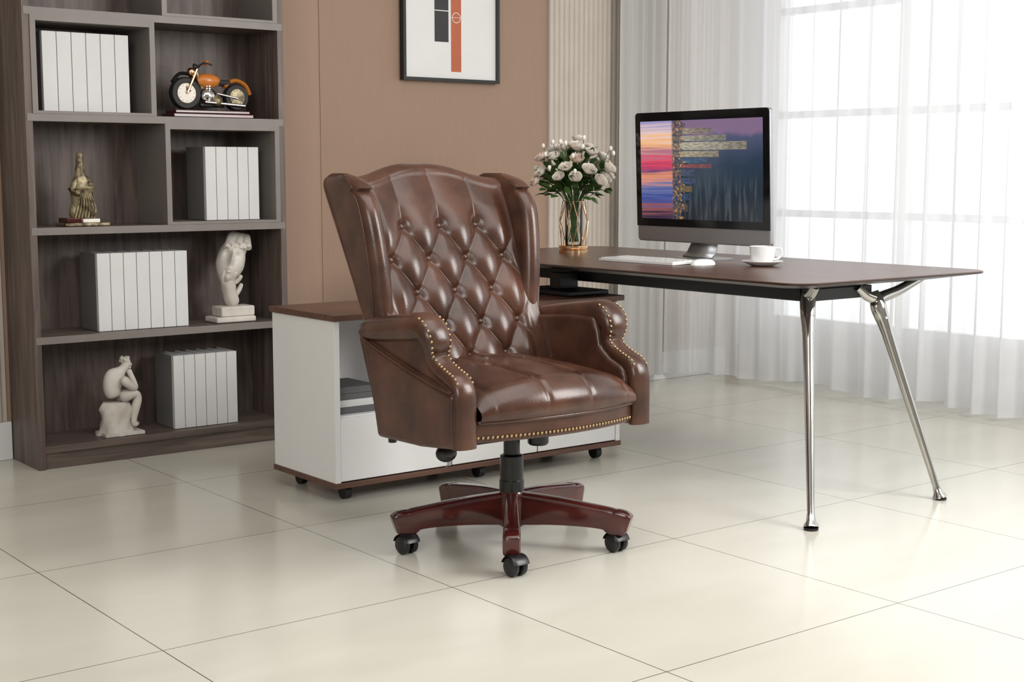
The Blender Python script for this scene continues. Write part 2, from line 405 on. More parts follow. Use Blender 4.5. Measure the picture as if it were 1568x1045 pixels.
b.sweep(catmull([(-.13,0,.120),(-.10,0,.149),(-.05,0,.140),(-.035,0,.10)],5),.012,'blackmt',n=8,rad2=.006,side=(0,1,0))
b.sphere((0,0,.128),.050,'orange',sc3=(1.0,.45,.5));b.sphere((.065,0,.122),.04,'artblk',sc3=(1,.45,.3))
b.sweep(catmull([(.06,0,.11),(.10,0,.132),(.14,0,.118),(.158,0,.085)],5),.016,'orange',n=8,rad2=.008,side=(0,1,0))
b.sphere((0,0,.075),.030,'chrome',sc3=(1.1,.7,1));b.sphere((.03,-.01,.06),.020,'bronze');
for k in range(4): b.lathe([(.016,-.002),(.016,.002)],(.0,0,.085+.008*k),'chrome',n=12)
b.cyl((-.02,-.018,.055),(.13,-.022,.045),.006,'chrome');b.cyl((-.03,0,.045),(.06,0,.045),.008,'blackmt')
b.cyl((-.045,0,.165),(-.02,0,.10),.006,'bronze')
b.sweep(catmull([(-.005,-.05,.178),(-.03,-.04,.185),(-.045,0,.168),(-.03,.04,.185),(-.005,.05,.178)],5),.0035,'artblk',n=8)
b.sphere((-.065,-.01,.155),.015,'gold');b.sphere((-.012,-.02,.187),.010,'orange')
b.obj('motorcycle',E)
# ------------------------------------------------------------ figurine with instrument
E=empty('gold_figurine',(1.985,5.13,.8795))
b=MB();b.box((-.085,-.05,0),(.085,.05,.012),'bronze');b.box((-.075,-.045,.0121),(-.02,.045,.030),'mahog');b.box((-.015,-.045,.0121),(.05,.045,.026),'cream');b.box((.052,-.04,.0121),(.078,.04,.022),'artblk')
b.obj('plinth',E,bevel=.003)
b=MB()
prof=[(.001,.02),(.038,.022),(.050,.04),(.048,.062),(.036,.085),(.034,.098),(.040,.115),(.036,.132),(.016,.150),(.009,.158)]
b.lathe(prof,(0,0,0),'bronze',n=20,T=Matrix.Diagonal((1,.55,1,1)))
b.obj('instrument_body',E)
skin('draped_figure',[(.0,.0,.10,.034,.028),(.0,.0,.135,.032,.024),(-.002,0,.165,.028,.020),(-.004,0,.188,.012,.012),(-.004,-.002,.206,.017,.017),(-.004,0,.222,.012,.012),(-.004,0,.238,.015,.012),(-.004,0,.272,.010,.010),
 (-.022,0,.17,.014,.012),(-.037,-.012,.135,.012,.011),(-.020,-.030,.11,.010,.009),(.02,0,.17,.014,.012),(.034,-.010,.15,.012,.011),(.015,-.028,.155,.010,.009),(.0,0,.06,.040,.028),(.004,0,.03,.046,.03)],
 [(0,1),(1,2),(2,3),(3,4),(4,5),(5,6),(6,7),(2,8),(8,9),(9,10),(2,11),(11,12),(12,13),(0,14),(14,15)],'bronze',E,k=1.2)
b=MB()
for k in range(7):
    b.sweep(catmull([(-.04+.012*k,-.034,.03),(-.03+.011*k,-.038,.07),(-.018+.006*k,-.034,.12)],4),.0035,'bronze',n=6)
b.obj('drapery_folds',E)
# ------------------------------------------------------------ face and hand sculpture
E=empty('face_sculpture',(2.575,5.13,.4865))
b=MB();b.box((-.085,-.055,0),(.085,.055,.022),'stone');b.box((-.06,-.045,.0221),(.085,.045,.062),'stone');b.obj('plinth',E,bevel=.006)
b=MB();rows=[];NU=40;NV=40
def gauss(x,s): return math.exp(-(x/s)**2)
for j in range(NV+1):
    ph=PI*(.04+.92*j/NV);row=[]
    for i in range(NU+1):
        a=-PI*.55+PI*1.10*i/NU
        x=math.sin(ph)*math.sin(a)*.056;y=-math.sin(ph)*math.cos(a)*.058;z=math.cos(ph)*.098
        front=max(0,math.cos(a))
        u=x/.056;w=z/.098
        y-=front*.026*gauss(u,.17)*gauss(w+.08,.22)
        y-=front*.012*gauss(u,.10)*gauss(w-.15,.25)
        y+=front*.016*(gauss(u-.38,.2)+gauss(u+.38,.2))*gauss(w-.18,.13)
        y-=front*.007*(gauss(u-.38,.12)+gauss(u+.38,.12))*gauss(w-.15,.07)
        y-=front*.008*gauss(w-.36,.10)*gauss(abs(u)-.3,.35)
        y-=front*.012*gauss(u,.28)*(gauss(w+.40,.05)+gauss(w+.52,.06))
        y+=front*.006*gauss(u,.3)*gauss(w+.46,.025)
        y-=front*.010*gauss(u,.25)*gauss(w+.78,.14)
        if w<-.2: x*=1-.35*(-w-.2)
        row.append((x,y,z))
    rows.append(row)
b.grid(rows,'stone')
o=b.obj('face',E,loc=(.010,.01,.235),rot=(math.radians(-16),math.radians(14),math.radians(-26)))
md=o.modifiers.new('solid','SOLIDIFY');md.thickness=.016
b=MB()
for k in range(9):
    t=k/8;P_=catmull([(-.02+.09*t,-.02-.01*t,.292+.014*math.sin(k*2)),(.02+.065*t,.01,.345-.014*t),(.065+.03*t,.035,.315),(.062+.015*t,.045,.255)],5)
    b.sweep(P_,[.013]*len(P_),'stone',n=8)
b.obj('hair',E)
skin('hand',[(.01,.0,.05,.026,.022),(.0,.0,.085,.020,.017),(-.008,0,.12,.026,.017),(-.012,0,.145,.024,.014),
 (-.034,-.012,.16,.008,.008),(-.040,-.022,.185,.007,.007),(-.034,-.032,.207,.006,.006),
 (-.02,-.022,.168,.008,.008),(-.022,-.034,.19,.007,.007),(-.016,-.042,.208,.006,.006),
 (-.002,-.026,.166,.008,.008),(.002,-.038,.187,.007,.007),(.008,-.046,.198,.006,.006),
 (.012,-.02,.155,.008,.008),(.026,-.032,.168,.007,.007),(.034,-.036,.185,.006,.006),
 (.02,.004,.10,.011,.011),(.04,0,.125,.009,.009),(.05,-.004,.15,.007,.007)],
 [(0,1),(1,2),(2,3),(3,4),(4,5),(5,6),(3,7),(7,8),(8,9),(3,10),(10,11),(11,12),(3,13),(13,14),(14,15),(1,16),(16,17),(17,18)],'stone',E,k=1.3)
# ------------------------------------------------------------ thinker
E=empty('thinker_statue',(2.105,5.125,.0865));E.scale=(.96,.96,.96)
b=MB();rows=[]
for j in range(11):
    t=j/10;z=.13*t;row=[]
    for i in range(28):
        a=2*PI*i/28;r=(.074-.028*t+.010*math.exp(-((t-.8)/.2)**2))*(1+.08*math.sin(3*a+5*t)+.06*math.sin(7*a-9*t)+.03*math.sin(11*a+14*t))
        row.append((r*math.cos(a)-.020,.72*r*math.sin(a),z))
    rows.append(row)
b.grid(rows,'stone',wrap=True);b.add(rows[-1],[tuple(range(28))],'stone');b.box((-.085,-.055,0),(.075,.055,.012),'stone');b.obj('rock',E,angle=70)
skin('torso_and_head',[(-.022,0,.145,.036,.032),(-.034,0,.175,.031,.034),(-.030,0,.208,.033,.042),(-.014,0,.236,.030,.046),(.006,0,.252,.015,.016),(.022,-.002,.266,.019,.018),(.030,-.002,.286,.021,.019),(.024,-.002,.302,.013,.013)],
 [(0,1),(1,2),(2,3),(3,4),(4,5),(5,6),(6,7)],'stone',E,k=1.08)
for nm,vv_ in (('leg_1',[(-.015,-.020,.146,.024),(.022,-.028,.156,.022),(.058,-.030,.162,.018),(.060,-.031,.138,.016),(.048,-.031,.100,.016),(.040,-.032,.060,.011),(.038,-.032,.040,.011),(.056,-.034,.032,.010)]),
               ('leg_2',[(-.015,.020,.146,.024),(.026,.028,.150,.022),(.066,.032,.150,.018),(.074,.033,.124,.016),(.070,.033,.085,.015),(.068,.033,.045,.011),(.070,.033,.030,.011),(.090,.035,.022,.010)]),
               ('arm_1',[(-.012,-.044,.232,.019),(.012,-.050,.205,.016),(.044,-.040,.182,.013),(.052,-.028,.184,.012),(.046,-.018,.215,.011),(.038,-.010,.242,.010),(.034,-.006,.256,.011)]),
               ('arm_2',[(-.012,.044,.232,.019),(.014,.050,.205,.016),(.044,.044,.184,.013),(.068,.034,.176,.010),(.086,.030,.164,.010)])):
    skin(nm,vv_,[(i,i+1) for i in range(len(vv_)-1)],'stone',E,k=1.15)
b=MB();b.sphere((.045,-.003,.274),.006,'stone',n=10,sc3=(1,.8,1.4));b.sphere((.040,-.003,.262),.007,'stone',n=10)
for k in range(14):
    a=k*2.4;b.sphere((.020+.015*math.cos(a)*(.6+.03*k),-.002+.016*math.sin(a),.296+.006*math.cos(k)),.008,'stone',n=8)
b.obj('hair_and_nose',E)
# ------------------------------------------------------------ cabinet
E=empty('side_cabinet',(2.335,3.93,0))
L_=1.24;DD=.41
b=MB();b.box((-.004,-.004,.05),(L_+.004,DD+.004,.068),'walnutx');b.box((-.008,-.012,.600),(L_+.008,DD+.008,.620),'walnutx');b.obj('top_and_bottom_boards',E,bevel=.002,smooth=False)
b=MB();b.box((0,0,.0681),(.020,DD,.5999),'white');b.box((L_-.02,0,.0681),(L_,DD,.5999),'white');b.box((.0201,DD-.012,.0681),(L_-.0201,DD,.5999),'white')
b.box((.0201,.019,.268),(.444,DD-.0121,.285),'white');b.box((.445,.019,.0681),(.463,DD-.0121,.5999),'white')
b.obj('carcass',E,bevel=.0012,smooth=False)
b=MB();b.box((.0215,.002,.072),(.443,.018,.280),'white');b.box((.465,.002,.072),(.84,.018,.596),'white');b.box((.846,.002,.072),(L_-.022,.018,.596),'white')
b.box((.445,-.004,.072),(.457,.0015,.28),'alu')
b.obj('drawer_and_doors',E,bevel=.0012,smooth=False)
b=MB();b.box((.03,.05,.286),(.21,.25,.306),'dark');b.box((.035,.055,.307),(.20,.25,.33),'bookw');b.box((.04,.06,.331),(.19,.25,.350),'dark');b.box((.03,.06,.351),(.20,.25,.372),'dark');b.obj('stacked_books',E,smooth=False)
b=MB()
for x in (.07,L_-.07,.62):
    for y in (.06,DD-.06):
        b.cyl((x-.012,y,.025),(x+.012,y,.025),.025,'rubber',n=20);b.box((x-.018,y-.018,.038),(x+.018,y+.018,.05),'blackmt')
b.obj('casters',E)
# ------------------------------------------------------------ desk
E=empty('executive_desk',(0,0,0))
def rrect(x0,y0,x1,y1,rs,n=10):
    out=[]
    for (cx,cy,a0,r) in ((x1,y1,0,rs[2]),(x0,y1,90,rs[3]),(x0,y0,180,rs[0]),(x1,y0,270,rs[1])):
        sx=1 if cx==x1 else -1;sy=1 if cy==y1 else -1
        for k in range(n+1):
            a=math.radians(a0+90*k/n);out.append((cx-sx*r+r*math.cos(a),cy-sy*r+r*math.sin(a)))
    return out
def loftpoly(b,layers,m):
    for (p,z),(q,w) in zip(layers,layers[1:]): b.grid([[(x,y,z) for x,y in p],[(x,y,w) for x,y in q]],m,wrap=True)
X0,Y0,X1,Y1=3.27,2.80,4.255,4.84
rs=(.08,.09,.09,.09)
o0=rrect(X0,Y0,X1,Y1,rs);oi=rrect(X0+.003,Y0+.003,X1-.003,Y1-.003,rs)
ou=rrect(X0+.12,Y0+.12,X1-.12,Y1-.12,rs)
b=MB();loftpoly(b,[(oi,.745),(o0,.743)],'walnut');b.add([(x,y,.745) for x,y in oi],[tuple(range(len(oi)))],'walnut')
loftpoly(b,[(o0,.743),(o0,.737),(ou,.716)],'deskedge');b.add([(x,y,.716) for x,y in ou],[tuple(range(len(ou)))[::-1]],'blackmt');b.obj('table_top',E,angle=25,merge=True)
b=MB()
b.box((3.515,3.016,.665),(3.545,4.549,.705),'blackmt');b.box((3.815,3.016,.665),(3.845,4.549,.705),'blackmt')
b.box((3.52,2.985,.665),(3.84,3.015,.705),'blackmt');b.box((3.35,4.55,.665),(4.12,4.60,.716),'blackmt')
for y in (3.5,4.1): b.box((3.51,y,.7051),(3.55,y+.05,.717),'blackmt')
b.box((3.36,3.98,.622),(3.56,4.28,.638),'blackmt');b.box((3.42,4.10,.6381),(3.51,4.16,.70),'blackmt')
b.obj('frame',E,bevel=.003,smooth=False)
def leg(b,top,foot,br):
    top=Vector(top);foot=Vector(foot);d=foot-top;path=[];ra=[]
    for t,r in ((-.03,.014),(0,.022),(.04,.026),(.10,.024),(.18,.019),(.35,.0165),(.6,.0145),(.85,.012),(.94,.0115),(.975,.015),(.99,.022),(1,.024)):
        path.append(top+d*t);ra.append(r)
    b.sweep(path,ra,'chrome',n=20)
    b.cyl(foot,foot+Vector((0,0,-.006)),.022,'rubber',n=20)
    for e in br:
        e=Vector(e);mid=(top+e)/2+Vector((0,0,-.010))
        b.sweep(catmull([top+d*.11,top+d*.02,mid,e],6),[.024-.010*k/18 for k in range(19)],'chrome',n=16)
b=MB()
leg(b,(3.535,3.0,.69),(3.30,2.765,.007),[(3.49,2.93,.722)])
leg(b,(3.835,2.965,.665),(3.95,2.77,.007),[(4.05,2.945,.722),(3.765,2.985,.700)])
b.obj('chrome_legs',E,angle=60)
b=MB()
leg(b,(3.83,4.62,.69),(3.95,4.80,.007),[(4.05,4.66,.716)])
b.obj('far_leg',E,angle=60)
DZ=.7455
# monitor
E=empty('computer_monitor',(3.915,3.84,DZ))
b=MB();t=.010
b.prism(rrect(-.350,.060,.350,.562,(.015,)*4,6),'x',-t,t,'alu')
tilt=(0,math.radians(-2.5),0)
o=b.obj('housing',E,bevel=.004,rot=tilt)
b=MB();b.prism(rrect(-.350,.120,.350,.562,(.002,.002,.015,.015),6),'x',-t-.0025,-t+.001,'screenblk');b.obj('glass_bezel',E,rot=tilt)
b=MB();b.box((-t-.004,-.320,.150),(-t-.0026,.320,.528),'screen');b.obj('screen',E,rot=tilt,smooth=False)
b=MB()
b.prism(rrect(-.085,-.082,.085,.082,(.012,)*4,5),'z',0,.006,'alu')
b.grid([[(-.030,-.078,.006),(-.030,.078,.006)],[(-.010,-.074,.02),(-.010,.074,.02)],[(.012,-.07,.06),(.012,.07,.06)],[(.026,-.068,.20),(.026,.068,.20)],[(.012,-.068,.24),(.012,.068,.24)]],'alu')
so=b.obj('stand',E,angle=50);so.modifiers.new('s','SOLIDIFY').thickness=.006
# keyboard
b=MB();b.box((-.072,-.19,0),(.072,.19,.008),'porc')
for r in range(5):
    for c in range(14):
        b.box((-.066+.0265*r,-.185+.0265*c,.0081),(-.066+.0265*r+.0235,-.185+.0265*c+.0235,.012),'porc')
b.obj('keyboard',loc=(3.625,3.835,DZ+.002),rot=(0,math.radians(-1),math.radians(2)),smooth=False)
b=MB();rows=[]
for j in range(9):
    ph=PI/2*j/8;rows.append([(.055*math.cos(ph)**.6*math.cos(a*2*PI/28),.032*math.cos(ph)**.6*math.sin(a*2*PI/28),.022*math.sin(ph)) for a in range(28)])
b.grid(rows,'porc',wrap=True);b.obj('computer_mouse',loc=(3.67,3.60,DZ),angle=80)
# cup
E=empty('coffee_cup',(3.80,3.435,DZ))
b=MB();b.lathe([(.0001,.004),(.03,.0),(.04,.001),(.060,.010),(.073,.017),(.073,.019),(.058,.013),(.03,.006),(.0001,.006)],(0,0,0),'porc',n=40,cap=False);b.obj('saucer',E,angle=60)
b=MB();b.lathe([(.0001,.007),(.028,.007),(.031,.012),(.040,.022),(.045,.045),(.047,.070),(.0455,.070),(.043,.045),(.037,.024),(.0001,.018)],(0,0,0),'porc',n=40,cap=False)
b.sweep(catmull([(.5*.044,-.8*.044,.062),(.5*.068,-.8*.068,.062),(.5*.072,-.8*.072,.040),(.5*.055,-.8*.055,.026),(.5*.038,-.8*.038,.025)],6),.0042,'porc',n=10);b.obj('cup',E,angle=60)
# ------------------------------------------------------------ vase with roses
E=empty('vase_of_roses',(3.81,4.48,DZ))
b=MB();b.lathe([(.0001,0),(.060,0),(.060,.012),(.056,.015),(.056,.018),(.060,.021),(.060,.030),(.045,.033),(.0001,.033)],(0,0,0),'gold',n=36,cap=False)
k8=8;mid=[(.062*math.cos(2*PI*(i+.5)/k8),.062*math.sin(2*PI*(i+.5)/k8),.13) for i in range(k8)]
bot=[(.050*math.cos(2*PI*i/k8),.050*math.sin(2*PI*i/k8),.032) for i in range(k8)];top=[(.046*math.cos(2*PI*i/k8),.046*math.sin(2*PI*i/k8),.212) for i in range(k8)]
for i in range(k8):
    for a,c in ((bot[i],mid[i]),(bot[i],mid[i-1]),(top[i],mid[i]),(top[i],mid[i-1]),(top[i],top[(i+1)%k8])): b.cyl(a,c,.0016,'gold',n=6)
b.obj('gold_frame',E)
b=MB();b.lathe([(.0001,.034),(.034,.034),(.036,.04),(.036,.214),(.0345,.214),(.0345,.04),(.0001,.038)],(0,0,0),'glass',n=32,cap=False);b.obj('glass_cylinder',E,angle=60)
stems=MB();lv_=MB();fl=MB()
rnd=random.Random(11)
heads=[]
while len(heads)<38:
    th=rnd.uniform(0,2*PI);ph=math.acos(rnd.uniform(.0,1.0));R=rnd.uniform(.82,1.04)
    p=Vector((.168*R*math.sin(ph)*math.cos(th),.168*R*math.sin(ph)*math.sin(th),.290+.170*R*math.cos(ph)))
    if all((p-q).length>.042 for q in heads): heads.append(p)
def rose(c,d,r,mt):
    q=d.to_track_quat('Z','Y').to_matrix().to_4x4();T=Matrix.Translation(c)@q
    for ring,(n,rr,op) in enumerate(((3,.35,.1),(4,.62,.3),(5,.88,.55),(5,1.05,.9))):
        for k in range(n):
            a0=2*PI*k/n+ring*.7;rows=[]
            for j in range(5):
                t=j/4;row=[]
                for i in range(5):
                    w=(i-2)/2*(1.25*PI/n)*(.6+.4*math.sin(PI*min(1,t*.8+.1)))
                    rad=r*rr*(math.sin(t*PI*.55)**.7)*(.85+.25*t*op)
                    z=r*(-.55+1.35*t-.35*op*t*t)-abs(w)*r*.25*t
                    row.append((rad*math.cos(a0+w),rad*math.sin(a0+w),z))
                rows.append(row)
            fl.grid(rows,mt,T=T)
def leaf(p,d,L,w):
    q=d.to_track_quat('Y','Z').to_matrix().to_4x4();T=Matrix.Translation(p)@q@Matrix.Rotation(rnd.uniform(-1,1),4,'Y')
    rows=[]
    for j in range(6):
        t=j/5;ww=w*math.sin(PI*min(.98,t*.93+.05))
        rows.append([(-ww,t*L,.15*ww-.25*L*t*t),(0,t*L,-.25*L*t*t-.1*ww),(ww,t*L,.15*ww-.25*L*t*t)])
    lv_.grid(rows,'leaf',T=T)
for i,h in enumerate(heads):
    d=(h-Vector((0,0,.18))).normalized()
    rose(h,d,rnd.uniform(.023,.031),'pink' if i%5==0 else 'cream')
    stems.sweep(catmull([(rnd.uniform(-.02,.02),rnd.uniform(-.02,.02),.045),(h.x*.15,h.y*.15,.20),tuple(h*.6+Vector((0,0,.09))),tuple(h-d*.01)],5),.0018,'leaf',n=6)
    leaf(h-d*.014,(d+Vector((rnd.uniform(-1,1),rnd.uniform(-1,1),-.2))).normalized(),.040,.012)
for i in range(280):
    th=rnd.uniform(0,2*PI);ph=math.acos(rnd.uniform(-.45,1));R=rnd.uniform(.3,.93)
    p=Vector((.145*R*math.sin(ph)*math.cos(th),.145*R*math.sin(ph)*math.sin(th),.275+.150*R*math.cos(ph)))
    d=(p-Vector((0,0,.2))).normalized()+Vector((rnd.uniform(-.7,.7),rnd.uniform(-.7,.7),rnd.uniform(-.6,.5)))
    leaf(p,d.normalized(),rnd.uniform(.03,.05),rnd.uniform(.010,.016))
for i in range(18):
    th=rnd.uniform(0,2*PI);h=Vector((.16*math.cos(th),.16*math.sin(th),rnd.uniform(.33,.47)))
    stems.sweep(catmull([(0,0,.06),(h.x*.2,h.y*.2,.2),tuple(h)],6),.0013,'leaf',n=5);fl.sphere(h,.008,'cream',n=8,sc3=(1,1,1.4))
stems.obj('stems',E);lv_.obj('leaves',E,angle=80);fl.obj('rose_heads',E,angle=80)
# ------------------------------------------------------------ CHAIR
C=empty('executive_wingback_chair',(2.445,3.20,0))
ybT=[(.35,.13),(.48,.18),(.62,.245),(.72,.292),(.8,.333),(.92,.395),(1.05,.465),(1.12,.50)]
yfT=[(.42,.095),(.50,.115),(.58,.14),(.66,.172),(.75,.208),(.85,.25),(.95,.295),(1.05,.350),(1.12,.39)]
def sm(tab,z,h=.03): return (lerp_tab(tab,z-h)+lerp_tab(tab,z)+lerp_tab(tab,z+h))/3
def ztop(x): return 1.060+.044*math.exp(-(abs(x)/.165)**3.0)
SX,RZ,ZT=.134,.094,.916
HE=.248
def tuft(x,z):
    edge=max(0,min(1,(HE-abs(x))/.045));edge=edge*edge*(3-2*edge)
    zz=z-ZT
    q=math.sqrt(math.sin(PI*x/SX)**2+.0012)
    if z>ZT:
        w=min(1,(z-ZT)/.085);w=w*w*(3-2*w)
        pil=(1-w)*q**1.0+w*(.50+.34*q**.6)
        fade=max(0,min(1,(ztop(x)-.005-z)/.09));pil=pil*(.4+.6*fade)+.1*(1-fade)
    elif z<ZT-4*RZ:
        w=min(1,(ZT-4*RZ-z)/.05);w=w*w*(3-2*w);pil=q**1.0*(1-w)+w*(.5+.3*q**.6)
    else:
        s1=math.sqrt(math.sin(PI*(x/SX+zz/(2*RZ)))**2+.0012);s2=math.sqrt(math.sin(PI*(x/SX-zz/(2*RZ)))**2+.0012)
        pil=(s1*s2)**.5
    dim=0
    for r in range(5):
        zr=ZT-RZ*r;off=0 if r%2==0 else .5
        k=round(x/SX-off)+off
        if abs(k*SX)>.225: continue
        dx=x-k*SX;dz=z-zr;dim=max(dim,math.exp(-(dx*dx+dz*dz)/(.0175**2)))
    return (.0260*pil-.013*dim)*edge+.010*(1-edge)
b=MB();NX=220;NZ=260;HX=.272
rows=[]
for i in range(NX+1):
    x=-HX+2*HX*i/NX;zt=ztop(x);r=.036;row=[]
    wrap=-.016*(abs(x)/HX)**4
    for j in range(NZ+1):
        z=.42+(zt-r-.42)*j/NZ
        row.append((x,sm(yfT,z)+wrap-tuft(x,z)+.010,z))
    ze=zt-r;ya=row[-1][1];yb_=sm(ybT,ze)
    for k in range(1,14):
        a=PI*k/14;row.append((x,(ya+yb_)/2-(yb_-ya)/2*math.cos(a),ze+r*math.sin(a)))
    for j in range(25):
        z=ze+(.36-ze)*j/24;row.append((x,sm(ybT,z),z))
    rows.append(row)
b.grid(rows,'leather')
b.obj('tufted_back',C,angle=180)
b=MB()
for r in range(5):
    zr=ZT-RZ*r;off=0 if r%2==0 else .5
    for k in (-2,-1.5,-1,-.5,0,.5,1,1.5,2):
        if (k-off)%1: continue
        if abs(k*SX)>.225: continue
        x=k*SX;y=sm(yfT,zr)-(.016*(abs(x)/HX)**4)-tuft(x,zr)+.010
        b.sphere((x,y-.003,zr),.0098,'leather',n=16,sc3=(1,.6,1))
b.obj('back_buttons',C,angle=180)
# wings
ywT=[(.56,.155),(.64,.165),(.70,.165),(.78,.168),(.86,.177),(.94,.192),(.98,.203),(1.01,.217),(1.035,.240),(1.052,.270),(1.064,.310),(1.072,.35)]
for s,nm in ((-1,'wing_1'),(1,'wing_2')):
    b=MB();rows=[];zs=[.50+.48*k/40 for k in range(41)]+[.98+.094*math.sin(PI/2*k/16) for k in range(1,17)]
    pip=[];pip2=[]
    for z in zs:
        f=lerp_tab(ywT,z) if z>1.03 else sm(ywT,z,.04)
        bk=sm(ybT,min(z,1.05))
        top=max(0,(z-1.03)/.0455);sh=math.sqrt(max(.03,1-top*top)) if top>0 else 1
        bk-=.055*(1-sh)
        row=[];n=12
        t0=.026*sh;r0=.030*sh
        cx=.262+.014*max(0,min(1,(z-.65)/.35))
        fl_=.010*max(0,min(1,(z-.65)/.3))
        for k in range(n+1):
            a=-PI/2+PI*k/n
            row.append((s*(cx+fl_+math.sin(a)*r0),f+r0*(1-math.cos(a)),z))
        L2=bk-(f+r0)
        for k in range(1,9):
            q=k/8;row.append((s*(cx+fl_*(1-q)+r0+(t0-r0)*min(1,q*3)),f+r0+L2*q*.95,z))
        for k in range(1,6):
            a=PI*k/6;row.append((s*(cx+t0*math.cos(a)),f+r0+L2*.95+.02*math.sin(a),z))
        for k in range(8,0,-1):
            q=k/8;row.append((s*(cx+fl_*(1-q)-r0-(t0-r0)*min(1,q*3)),f+r0+L2*q*.95,z))
        rows.append(row);pip.append((s*(cx+fl_+r0*.98),f+r0*1.15,z));pip2.append((s*(cx+t0*.9),bk-.005,z))
    b.grid(rows,'leather',wrap=True);b.add(rows[-1],[tuple(range(len(rows[-1])))],'leather')
    b.sweep([p for p in pip if p[2]<1.06 and p[2]>.62],.0038,'leather',n=8)
    b.sweep([p for p in pip2 if p[2]<1.06 and p[2]>.60],.0038,'leather',n=8)
    b.obj(nm,C,angle=75,merge=True)
# arms
path=[(.20,.630,.030,.026),(.16,.638,.038,.034),(.06,.650,.042,.038),(-.04,.662,.045,.040),(-.090,.666,.046,.039),(-.122,.656,.046,.033),(-.138,.631,.042,.027),(-.134,.605,.036,.024),(-.138,.583,.033,.023),(-.165,.561,.032,.023),(-.203,.544,.032,.023),(-.236,.530,.033,.023),(-.252,.506,.034,.021),(-.255,.47,.034,.020),(-.255,.42,.034,.020),(-.255,.362,.034,.020)]
cm=catmull([(p[0],p[1],0) for p in path],6);rr=catmull([(p[2],p[3],0) for p in path],6)
for s,nm in ((-1,'arm_1'),(1,'arm_2')):
    b=MB()
    ctr=[Vector((s*(.308+.008*max(0,min(1,(c.y-.57)/.08))),c.x,c.y)) for c in cm]
    b.sweep(ctr,[r.x for r in rr],'leather',n=32,side=(1,0,0),rad2=[r.y for r in rr],power=.8)
    b.obj(nm+'_roll',C,angle=60)
    b=MB()
    poly=[(-.240,.366),(-.240,.50),(-.224,.525),(-.17,.545),(-.128,.575),(-.120,.62),(-.10,.660),(.0,.660),(.22,.640),(.21,.60),(.17,.50),(.13,.42),(.11,.345)]
    a,c=sorted((s*.264,s*.338));b.prism(poly,'x',a,c,'leather')
    b.obj(nm+'_inner_panel',C,bevel=.012,seg=4,angle=50)
    b=MB()
    poly=[(-.252,.362),(-.252,.505),(-.17,.523),(-.05,.55),(.08,.585),(.182,.615),(.150,.50),(.125,.42),(.107,.345),(-.1,.348)]
    a,c=sorted((s*.28,s*.347));b.prism(poly,'x',a,c,'leather');b.obj(nm+'_outer_skirt',C,bevel=.012,seg=4,angle=50)
    b=MB();b.sweep(catmull([(s*.348,-.248,.510),(s*.3485,-.17,.524),(s*.3485,-.05,.552),(s*.3485,.08,.587),(s*.347,.175,.616)],6),.0035,'leather',n=8)
    b.sweep([(s*.340,-.255,.50),(s*.342,-.257,.44),(s*.340,-.255,.37)],.0032,'leather',n=8)
    b.obj(nm+'_piping',C)
    b=MB()
    for sg in (-1,1):
        last=None
        for i in range(26,len(ctr)-1):
            if i>68: continue
            c=ctr[i]
            t=(ctr[i+1]-ctr[i-1]).normalized();nn=Vector((1,0,0)).cross(t)
            if nn.y>0: nn=-nn
            w=.72;off=sg*rr[i].x*w
            hgt=rr[i].y*(1-abs(w)**(2/.8))**(.8/2)
            p=c+Vector((off,0,0))+nn*hgt
            if last is None or (p-last).length>.0115:
                b.sphere(p,.0046,'brass',n=8);last=p
    b.obj(nm+'_nailheads',C,angle=180)
# seat
def yfr(x): return -.262-.048*(1-min(1,abs(x)/.28)**2)
b=MB();rows=[];NXs=160
def shade(x,s): return math.exp(-(x/s)**2)
for i in range(NXs+1):
    x=-.272+.544*i/NXs;yf=yfr(x);row=[]
    edge=min(1,(.272-abs(x))/.03);crown=.042*(1-(abs(x)/.272)**2.5)
    pf=[(.004,.425),(-.012,.432),(-.018,.445),(-.014,.460),(.002,.475),(.024,.486),(.05,.493)]
    for (dy,z) in pf:
        cr=max(shade(x-xc*1.12,.008)*.005 for xc in (-.2,-.067,.067,.2))*(z-.425)/.065
        row.append((x,yf+dy+cr,z+crown*(z-.425)/.065-(1-edge)*.008*(z-.42)/.065))
    M_=110
    for k in range(1,M_+1):
        t=k/M_;y=yf+.05+(.16-yf-.05)*t
        z=.493+.014*math.sin(min(1,t*1.6)*PI/2)+crown-(1-edge)*.010
        cr=0
        for xc in (-.2,-.067,.067,.2):
            xx=xc*(1+.12*(1-t))
            cr=max(cr,shade(x-xx,.010)*(.0085 if y<-.04 else .0055))
        for xc in (-.134,0.,.134): cr=max(cr,shade(x-xc-(y+.04)*.0,.009)*.006*max(0,min(1,(y-.03)/.04)))
        for xc,yc in ((-.067,-.04),(.067,-.04),(-.2,-.04),(.2,-.04),(0,.055),(-.134,.055),(.134,.055)):
            cr=max(cr,.024*math.exp(-((x-xc)**2+(y-yc)**2)/.017**2))
        # diagonal creases between the button rows
        if -.04<y<.055:
            f_=(y+.04)/.095
            for xa,xb in ((-.067,0),(.067,0),(-.067,-.134),(.067,.134),(-.2,-.134),(.2,.134)):
                cr=max(cr,.007*shade(x-(xa+(xb-xa)*f_),.008))
        row.append((x,y,z-cr))
    rows.append(row)
b.grid(rows,'leather');b.obj('seat_cushion',C,angle=180)
b=MB()
for x,y,z in ((-.067,-.04,.526),(.067,-.04,.526),(0,.055,.528),(-.134,.055,.522),(.134,.055,.522),(-.2,-.04,.505),(.2,-.04,.505)): b.sphere((x,y,z),.0100,'leather',n=14,sc3=(1,1,.5))
b.sweep([(-.274+.548*k/40,yfr(-.274+.548*k/40)-.001,.427) for k in range(41)],.0055,'leather',n=8)
b.obj('seat_piping_and_buttons',C,angle=180)
